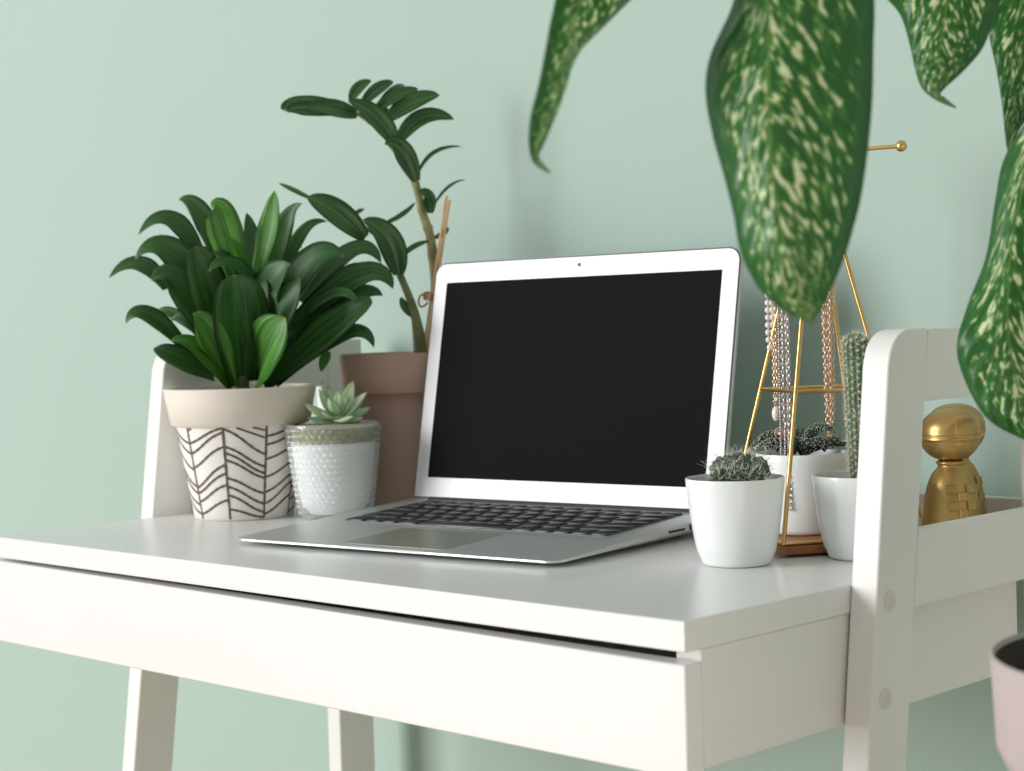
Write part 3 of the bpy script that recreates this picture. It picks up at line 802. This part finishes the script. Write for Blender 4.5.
# ---------------------------------------------------------------- glass cup with succulent
PG=onz(336.0,518.2); s=mpp(PG)
ech=thing('potted_echeveria',PG,'small pale green rosette succulent in a clear hobnail glass cup','potted plant')
hG=height_for(PG,422.5); rGt,rGb=47.0*s,33.5*s
def rg(z): 
    t=z/hG; return rGb+(rGt-rGb)*(t**.72)
mb=MB()
outer=[(0,0),(rGb-.006,0),(rGb-.002,.0008),(rg(.004),.004)]+[(rg(hG*k/10),hG*k/10) for k in range(1,10)]+[(rGt,hG-.001),(rGt-.0006,hG)]
inner=[(rGt-.0022,hG-.0003),(rGt-.0030,hG-.0040)]
cnt=40; na=cnt*6; nzr=15*6; o_=len(mb.v)
z0_,z1_=.004,hG-.0035; pitch=(z1_-z0_)/15
for i in range(nzr+1):
    z=z0_+(z1_-z0_)*i/nzr; row_=min(14,int(i/6)); fz=(z-z0_)/pitch-row_-.5
    for k in range(na):
        ka=k/6+(.5 if row_%2 else 0); fa=(ka%1)-.5
        d2=(fz*fz+fa*fa)/.25; r=rg(z)+.0019*math.sqrt(max(0,1-d2))*(r_s:=1)
        a=2*PI*k/na; mb.v.append((PG.x+r*math.cos(a),PG.y+r*math.sin(a),PG.z+z))
for i in range(nzr):
    for k in range(na): mb.f.append((o_+i*na+k,o_+i*na+(k+1)%na,o_+(i+1)*na+(k+1)%na,o_+(i+1)*na+k)); mb.mi.append(0)
mb.lathe(PG,[(0,0),(rGb-.006,0),(rGb-.002,.0008),(rg(.004),.004)],na)
mb.lathe(PG,[(rg(z1_),z1_),(rGt,hG-.001),(rGt-.0006,hG)]+inner,na)
mb.build('glass_cup','glass',ech,sharp=80)
mb=MB(); hL=hG*.80
mb.lathe(PG,[(0,.0055),(rGb-.0075,.0055)]+[(rg(hL*k/8)-.0024,.006+(hL-.006)*k/8) for k in range(1,9)]+[(0,hL+.0001)],56); mb.build('white_filling','liner',ech)
mb=MB(); mb.lathe(PG,[(0,hL+.0003),(rg(hL)-.0046,hL+.0003),(rg(hG)-.0044,hG-.004),(rg(hG)-.014,hG-.0015),(0,hG)],56); mb.build('soil','moss',ech)
dG=depth(PG)
def ec(x,y,d=0): return at(290+x/5.93,310+y/5.93,dG-d)
for i,(tp_,bs_,wd,dt) in enumerate([((100,560),(250,650),52,.012),((183,487),(250,620),44,-.008),((195,443),(270,600),44,-.018),((236,528),(275,625),62,.022),((285,492),(290,600),44,.012),((347,452),(300,600),40,-.018),((366,440),(320,590),62,-.006),((442,500),(310,640),66,.010),((462,582),(330,640),50,-.006),((365,632),(265,652),44,.032),((120,640),(260,655),40,.0),((420,640),(320,655),40,.01),((190,600),(270,640),50,.014),((330,520),(300,620),54,.0),((160,660),(250,665),40,.022),((230,470),(280,590),40,-.012)]):
    p0=ec(*bs_,.002); p2=ec(280+(tp_[0]-280)*1.12,650+(tp_[1]-650)*1.12,dt); m_=(p0+p2)/2+V((0,0,-.002)); path=bez(p0,m_,p2,12)
    N=(V((0,0,1))*.9+camn*.5-( V((p2.x-PG.x,p2.y-PG.y,0)))*8*.1).normalized()
    leaf_mesh(path,wd*.16e-3*1.45,N,'succ',fold=.35,n=12,m=6,thick=.0035,seed=i).build('leaf','ech',ech,sharp=0)
# ---------------------------------------------------------------- mauve clay pot with zamioculcas
PZ=V((-.6265,.3550,TZ)); s=mpp(PZ)
zzp=thing('potted_zamioculcas',PZ,'tall arching plant tied to a stick in a mauve clay pot behind the laptop','potted plant')
hZ=height_for(PZ,352.5); hZb=height_for(PZ,391.5)
uZ=512+FPX*(PZ-CAM).dot(RT)/(PZ-CAM).dot(fw)
rz=(uZ-343.5)*s; rz2=(uZ-347)*s; rm=(uZ-358)*s; rbz=rz*.66
print('zz',uZ,rz,hZ)
mb=MB()
mb.lathe(PZ,[(0,0),(rbz-.002,0),(rbz,.002)]+[(rbz+(rm-rbz)*k/8,.002+(hZb-.002)*k/8) for k in range(1,9)]+[(rz2-.001,hZb+.0003),(rz2,hZb+.002),(rz,hZ-.0015),(rz-.001,hZ),(rz-.0045,hZ),(rz-.0055,hZ-.002),(rm-.004,hZb),(rbz-.005,.01),(0,.01)],80)
mb.build('pot','terra',zzp,sharp=40)
mb=MB(); mb.disc(PZ+V((0,0,hZ-.006)),rz-.0058,40,amp=.002); mb.build('soil','soil',zzp)
dZ=depth(PZ)
def zp(x,y,d=0): return at(x,y,dZ-d)
def tubeP(name,pts,rs,m,par,n=10,sub=6,ring=0):
    pp=[V(q) for q in crom([tuple(p) for p in pts],sub)]
    rr_=[q[0] for q in crom([(r,) for r in rs],sub)]
    if ring: rr_=[r*(1+(.18 if i%ring==0 else 0)) for i,r in enumerate(rr_)]
    mb=MB(); mb.tube(pp,rr_,n); return mb.build(name,m,par,sharp=60)
px=s
S1=tubeP('stem',[zp(432,372),zp(438,320),zp(435,275,.0),zp(430,236,.0),zp(423,214),zp(415.4,183.5,.004),zp(403,163,.008),zp(387,139,.012),zp(377,128,.015),zp(350,110,.02),zp(315,102,.024)],[.0052,.005,.0048,.0044,.0040,.0036,.0030,.0024,.0020,.0016,.001],'paleStem',zzp,ring=5)
S2=tubeP('stem',[zp(421,372,.01),zp(420,345,.01),zp(414,311,.012),zp(400,275,.014),zp(386,245,.018),zp(366,228,.022)],[.0075,.0065,.0042,.0034,.0026,.0015],'stem',zzp)
def zc(x,y,d=0): return zp(260+x/4.536,60+y/4.536,d)
def zl(tip,mid,base,wd,d0,d1,N=None,prof='oval',par=None,fold=.3):
    p0=base if isinstance(base,V) else zc(*base,d0); p2=tip if isinstance(tip,V) else zc(*tip,d1)
    mm=mid if isinstance(mid,V) else zc(*mid,(d0+d1)/2); p1=mm*2-(p0+p2)*.5
    nn=N or (camn*.9+V((0,0,.35)))
    leaf_mesh(bez(p0,p1,p2,16),wd*s/4.536*1.08,nn,prof,fold=fold,m=6,thick=.0006,seed=int(wd)).build('leaf','zz',par or zzp,sharp=0)
zl((93,220),(180,210),(330,220),88,.022,.030)
zl((128,238),(200,215),(400,232),98,.022,.036)
zl((213,218),(320,222),(440,250),86,.02,.045)
zl((400,185),(520,255),(612,375),92,.012,.03)
zl((505,93),(450,125),(412,185),52,.018,.005)
zl((605,98),(540,130),(465,200),58,.016,.0)
zl((655,112),(610,135),(540,200),36,.014,-.02)
zl((718,132),(630,160),(528,222),62,.014,.0)
zl((815,160),(700,190),(575,275),82,.012,.005)
zl((880,270),(740,262),(628,375),78,.01,.0)
zl((566,382),(640,410),(708,550),90,.008,.025)
zl((915,392),(790,420),(715,520),20,.006,-.012,prof='thin')
zl((718,598),(760,620),(772,695),58,.006,.02)
zl((930,543),(850,580),(782,672),14,.004,-.01,prof='thin')
zl((705,645),(640,705),(550,748),24,.01,-.01,prof='thin')
def z1(x,y,d=0): return zp(100+x/3.213,60+y/3.213,d)
zl(z1(665,442,.03),z1(752,486,.03),z1(852,572,.02),112,0,0)
zl(z1(575,396,.02),z1(625,420,.025),z1(690,452,.028),22,0,0,prof='thin')
zl(z1(845,512,.035),z1(925,575,.03),z1(960,690,.02),112,0,0)
zl(z1(700,520,.0),z1(660,540,.0),z1(600,640,.0),26,0,0,prof='thin')
zl(z1(850,480,-.01),z1(830,488,-.01),z1(800,510,0),20,0,0,prof='thin')
zl(zp(448,227,-.015),zp(444,233,-.012),zp(433,239,-.004),26,0,0)
zl(zp(401,259,.012),zp(412,248,.008),zp(429,241,.004),26,0,0,prof='thin')
zl(zp(401,297,.01),zp(405,307,.012),zp(413,317,.012),36,0,0,prof='thin')
zl(zp(388,240,.02),zp(394,252,.02),zp(398,270,.015),40,0,0)
zl(zp(410,180,.0),zp(411,172,.0),zp(405,162,.008),24,0,0)
zl(zp(378,106,.0),zp(384,114,.004),zp(372,126,.01),46,0,0)
sk=thing  # sticks
for (a,b_) in (((422,362),(446.5,196)),((425,362),(449.5,200))):
    mb=MB(); mb.tube([zp(*a,.012 if a[0]==422 else .009),zp(*b_,.006)],.0014,8); mb.build('bamboo_stick','stick',zzp)
mb=MB()
for q in range(3):
    pts=[]
    for k in range(15):
        a=2*PI*k/14; pts.append(zp(429+5.2*math.cos(a),293.5+q*2.4+1.2*math.sin(a),.008+.009*math.sin(a)))
    mb.tube(pts,.0010,7)
pts=[zp(426,294,.02),zp(421,295,.022),zp(418.5,301,.022),zp(420,306,.022),zp(424,306,.022),zp(428,302,.022)]
mb.tube([V(q) for q in crom([tuple(p) for p in pts],5)],.0010,7)
mb.build('twine_tie','twine',zzp)
# ---------------------------------------------------------------- gold figurines
def figurine(P,label,scale,turn):
    t=thing('gold_figurine',P,label,'figurine','gold figurines behind the desk leg')
    s=mpp(P)*scale
    body=[(0,0),(29.5,0),(30.5,1.5),(30.2,20),(29,38),(26.5,56),(23,70),(18.5,80),(14,85),(12.8,87),(12.4,88.5),(14.3,90),(14.3,91.5),(12.4,93)]
    mb=MB(); mb.lathe(P,[(r*s,z*s) for r,z in body],64); bo=mb.build('body','figgold',t,sharp=60)
    head=[(11,92)]
    for k in range(1,12):
        a=-PI/2+PI/2*k/12; head.append((29.0*math.cos(a)**.9,114.5+22*math.sin(a)))
    head+=[(29.2,114),(30.2,114.8),(30.2,117),(29.3,117.8),(29.3,119),(30.0,119.8),(29.8,121)]
    for k in range(1,12):
        a=PI/2*k/11; head.append((30*math.cos(a)**.85 if k<11 else 0,121+23.5*math.sin(a)))
    mb=MB(); mb.lathe(P,[(r*s,z*s) for r,z in head],64); hd=mb.build('head','figgold',t,sharp=50)
    a0=math.atan2(-fw.y,-fw.x)+turn
    # visor ridge over the head and a knob on its band
    c=MB(); pts=[]
    for k in range(0,25):
        b=PI*k/24; dirv=V((math.cos(a0+.95),math.sin(a0+.95),0)); sidev=V((-dirv.y,dirv.x,0))
        r=30*s; off=.42
        rr_=math.sqrt(1-off*off)
        p=P+V((0,0,121*s))+dirv*r*off+sidev*r*rr_*math.cos(b)+V((0,0,23.5*s*rr_*math.sin(b)))
        pts.append(p)
    c.tube(pts,.8*s,8); c.build('visor_ridge','figgold',hd)
    c=MB(); dirv=V((math.cos(a0+1.45),math.sin(a0+1.45),0)); c.ball(P+dirv*31*s+V((0,0,118*s)),4.2*s,12,8); c.build('knob','figgold',hd)
    # raised squares
    c=MB()
    def rbody(z):
        for i in range(len(body)-1):
            (r0,z0),(r1,z1)=body[i],body[i+1]
            if z0<=z<=z1 and z1>z0: return r0+(r1-r0)*(z-z0)/(z1-z0)
        return 29
    for (cx,cz) in ((-9,66),(9.5,66),(.5,59),(-9,49.5),(9.5,49.5),(.5,42.5),(-9,33.5),(9.5,33.5),(.5,26),(-9,17),(9.5,17)):
        hw=4.4
        vs=[];
        for lay,(e,inn) in enumerate(((-.5,0),(1.9,0),(2.5,.8))):
            for (sx,sz) in ((-1,-1),(1,-1),(1,1),(-1,1)):
                X=cx+sx*(hw-inn); Z=cz+sz*(hw-inn); r=rbody(Z); az_=a0+math.asin(max(-1,min(1,X/r))); r2=r+e
                vs.append(P+V((math.cos(az_)*r2*s,math.sin(az_)*r2*s,Z*s)))
        fs=[(8,9,10,11)]
        for l in (0,4):
            for i in range(4): fs.append((l+i,l+(i+1)%4,l+4+(i+1)%4,l+4+i))
        c.add(vs,fs)
    c.build('raised_squares','figgold',bo,smooth=False)
    return t
F1=onz(952.5,553); print('fig',F1)
figurine(F1,'matte gold figurine with helmet-like head, nearer the camera of the pair',1.0,.16)
F2=V((-.0475,.3775,TZ))
figurine(F2,'matte gold figurine almost hidden behind its twin, by the back rail',.97,.45)
# ---------------------------------------------------------------- dieffenbachia hanging in from the upper right
DP=V((.302,.004,TZ-.046))
dief=thing('potted_dieffenbachia',DP,'large speckled green and cream leaves hanging in from the upper right, from a pink pot','potted plant')
s=.8/FPX
mb=MB(); rp=.0985
mb.lathe(DP,[(0,0),(.070,0),(.084,.002),(.0915,.008),(.0955,.017),(rp-.001,.057),(rp-.0005,.059),(rp-.002,.0595),(rp-.003,.057)],96)
mb.build('pot','pink',dief,sharp=60)
mb=MB(); mb.lathe(DP,[(rp-.003,.0568),(.0900,.024),(.084,.016),(0,.014)],72); mb.build('pot_inside','pinkin',dief)
mb=MB(); mb.disc(DP+V((0,0,.022)),.0880,40,amp=.002); mb.build('soil','soil',dief)
crown=V((.215,.030,TZ+.47))
sp_=[DP+V((0,0,.02)),DP+V((.02,0,.15)),DP+V((.015,.005,.30)),V((.25,.02,TZ+.40)),crown]
pp=[V(q) for q in crom([tuple(p) for p in sp_],6)]
mb=MB(); mb.tube(pp,[.011*(1+(.12 if i%4==0 else 0)) for i in range(len(pp))],14); mb.build('stem','dstem',dief,sharp=60)
def bigleaf(stations,nsub=5,m=10,label=None,side=3):
    """stations: (mid u,v,d, left u,v,d, right u,v,d) from stalk to tip; each a point in view at its own distance"""
    R=crom(stations,nsub); L=len(R)-1; mb=MB(); rows=[]
    for i,r in enumerate(R):
        M=at(*r[0:3]); A=at(*r[3:6]); B=at(*r[6:9]); row=[]
        for j in range(m+1):
            s=j/m*2-1
            q=A if s<0 else B; k=abs(s)
            p=M+(q-M)*k
            nrm=(A-B).cross(at(*R[min(i+1,L)][0:3])-at(*R[max(i-1,0)][0:3]))
            if nrm.length>1e-9:
                nrm.normalize()
                if nrm.dot(camn)<0: nrm=-nrm
                p=p+nrm*(.10*(q-M).length*math.sin(PI*k))
            row.append(len(mb.v)); mb.v.append(tuple(p)); mb.uv[len(mb.v)-1]=(s,i/L)
        rows.append(row)
    for i in range(L):
        for j in range(m): mb.f.append((rows[i][j],rows[i][j+1],rows[i+1][j+1],rows[i+1][j])); mb.mi.append(0)
    o=mb.build('leaf','dief',dief,sharp=0)
    so=o.modifiers.new('thickness','SOLIDIFY'); so.thickness=.0007; so.offset=0
    first=at(*R[0][0:3])
    # leaf stalk up to the crown
    d0=(at(*R[0][0:3])-at(*R[1][0:3])).normalized()
    q=[first-d0*.004,first+d0*.05,(first+d0*.07+crown)/2+V((0,0,.04)),crown-V((0,0,.02))]
    pt=[V(x) for x in crom([tuple(x) for x in q],5)]
    c=MB(); c.tube(pt,[.0028+.002*i/(len(pt)-1) for i in range(len(pt))],8); c.build('leaf_stalk','dstem',dief)
    return o
# big leaf in the middle
bigleaf([(776,-150,.86, 774,-150,.86, 778,-150,.86),
 (772,-100,.83, 738,-105,.85, 822,-110,.84),
 (769,-40,.81, 741,-40,.84, 868,-60,.83),
 (768,10,.80, 733,5,.83, 874,0,.82),
 (768,60,.79, 711,55,.825, 873,50,.815),
 (768,100,.785, 706,92,.82, 872,98,.81),
 (769,140,.78, 713,135,.81, 868,145,.805),
 (773,180,.775, 725,178,.80, 861,195,.80),
 (779,220,.775, 734,215,.795, 851,235,.795),
 (787,255,.775, 741,252,.79, 841,265,.79),
 (797,285,.78, 758,286,.79, 830,290,.79),
 (804,305,.785, 781,309,.79, 823,306,.79),
 (808,316,.787, 797,317,.79, 816,315,.79),
 (811,324,.79, 810,323.5,.79, 812,323.5,.79)])
# left leaf seen nearly edge-on, its far half dark
bigleaf([(655,-70,.80, 652,-72,.80, 660,-66,.80),
 (615,-45,.80, 600,-75,.79, 668,-40,.84),
 (588,-12,.80, 565,-30,.785, 648,-18,.85),
 (574,25,.80, 553,12,.785, 606,24,.84),
 (570,56,.80, 546,48,.785, 573,58,.82),
 (562,92,.80, 539,84,.785, 564,92,.805),
 (549,124,.80, 531,116,.785, 552,124,.803),
 (538,148,.80, 529,142,.79, 541,150,.80),
 (537,161,.80, 533,162,.80, 539,158,.80),
 (550,173,.80, 549,173,.80, 551,173,.80)])
# top right leaf
bigleaf([(1015,-190,.96, 1013,-190,.96, 1017,-190,.96),
 (985,-130,.95, 935,-150,.96, 1030,-120,.96),
 (965,-70,.94, 890,-75,.96, 1025,-50,.96),
 (952,-25,.94, 876,-20,.955, 1008,-15,.955),
 (945,15,.94, 900,14,.95, 996,10,.95),
 (940,45,.94, 910,45,.948, 984,45,.948),
 (937,70,.94, 915,68,.945, 966,68,.945),
 (936,88,.94, 922,88,.943, 941,92,.942),
 (942,101,.94, 936,100,.94, 945,98,.94),
 (956,107.5,.94, 955,108,.94, 956,107,.94)])
# leaf behind it at the right edge
bigleaf([(1075,-150,1.04, 1073,-150,1.04, 1077,-150,1.04),
 (1058,-90,1.03, 1010,-90,1.03, 1095,-90,1.03),
 (1044,-30,1.02, 988,-20,1.02, 1095,-20,1.03),
 (1033,20,1.01, 988,28,1.01, 1082,20,1.03),
 (1024,65,1.01, 996,68,1.01, 1062,60,1.03),
 (1017,105,1.01, 1002,105,1.01, 1036,105,1.02),
 (1011,135,1.01, 1005,136,1.01, 1018,132,1.01),
 (1009,156,1.01, 1008,156,1.01, 1010,156,1.01)])
# large right leaf, hangs lowest
bigleaf([(1072,60,.99, 1070,60,.99, 1074,60,.99),
 (1050,110,.97, 1028,120,.98, 1085,115,.99),
 (1030,165,.96, 1004,160,.975, 1085,180,.99),
 (1016,215,.955, 995,205,.97, 1080,235,.99),
 (1009,265,.95, 986,258,.965, 1075,285,.98),
 (1007,310,.945, 968,305,.96, 1068,335,.975),
 (1010,350,.945, 957,345,.955, 1062,375,.97),
 (1017,385,.945, 964,378,.955, 1060,405,.965),
 (1026,412,.945, 984,415,.95, 1056,428,.96),
 (1036,432,.945, 1012,434,.95, 1052,440,.955),
 (1048,447,.945, 1046,447,.945, 1050,447,.945)])
# a fold of paler leaf seen at its rim
bigleaf([(1003,195,1.0, 1001,195,1.0, 1005,195,1.0),(996,230,1.0, 990,232,1.0, 1004,230,1.0),(988,262,1.0, 981,268,1.0, 1000,262,1.0),(979,292,1.0, 974,298,1.0, 992,292,1.0),(973,315,1.0, 972,315,1.0, 974,315,1.0)]) if False else None
# stool that carries the pink pot, below the frame
stl=thing('plant_stool',V((DP.x,DP.y,0)),'wooden stool under the pink pot at the right of the desk','stool')
mb=MB(); mb.lathe(V((DP.x,DP.y,0)),[(0,DP.z-.03),(.055,DP.z-.03),(.059,DP.z-.026),(.059,DP.z-.004),(.055,DP.z),(0,DP.z)],64); mb.build('seat','stool',stl,sharp=50)
for k in range(4):
    a=PI/4+k*PI/2; d=V((math.cos(a),math.sin(a),0)); mb=MB(); mb.tube([V((DP.x,DP.y,0))+d*.13,V((DP.x,DP.y,DP.z-.031))+d*.04],[.011,.014],14); mb.build('leg','stool',stl)
# ---------------------------------------------------------------- light
def area(name,loc,target,size,power,color,sy=None):
    l=bpy.data.lights.new(name,'AREA'); l.shape='RECTANGLE'; l.size=size; l.size_y=sy or size; l.energy=power; l.color=color
    o=bpy.data.objects.new(name,l); col.objects.link(o); o.location=loc
    o.rotation_euler=(V(target)-V(loc)).to_track_quat('-Z','Y').to_euler(); return o
area('window_light',(-4.3,-5.7,2.3),(-.3,.3,.85),3.2,495,(1,.998,1),4.4)
area('floor_bounce_fill',(1.7,-.9,.12),(.1,.2,.8),1.2,13,(1,.87,.72),1.2)  # added low fill lamp, stands in for warm light bounced off the floor
wd=bpy.data.worlds.new('world'); scene.world=wd; wd.use_nodes=True
bg=wd.node_tree.nodes['Background']; bg.inputs[0].default_value=(1,.99,.95,1); bg.inputs[1].default_value=.48
vs=scene.view_settings; vs.view_transform='Standard'; vs.look='None'; vs.gamma=1; vs.exposure=0
vs.use_curve_mapping=False
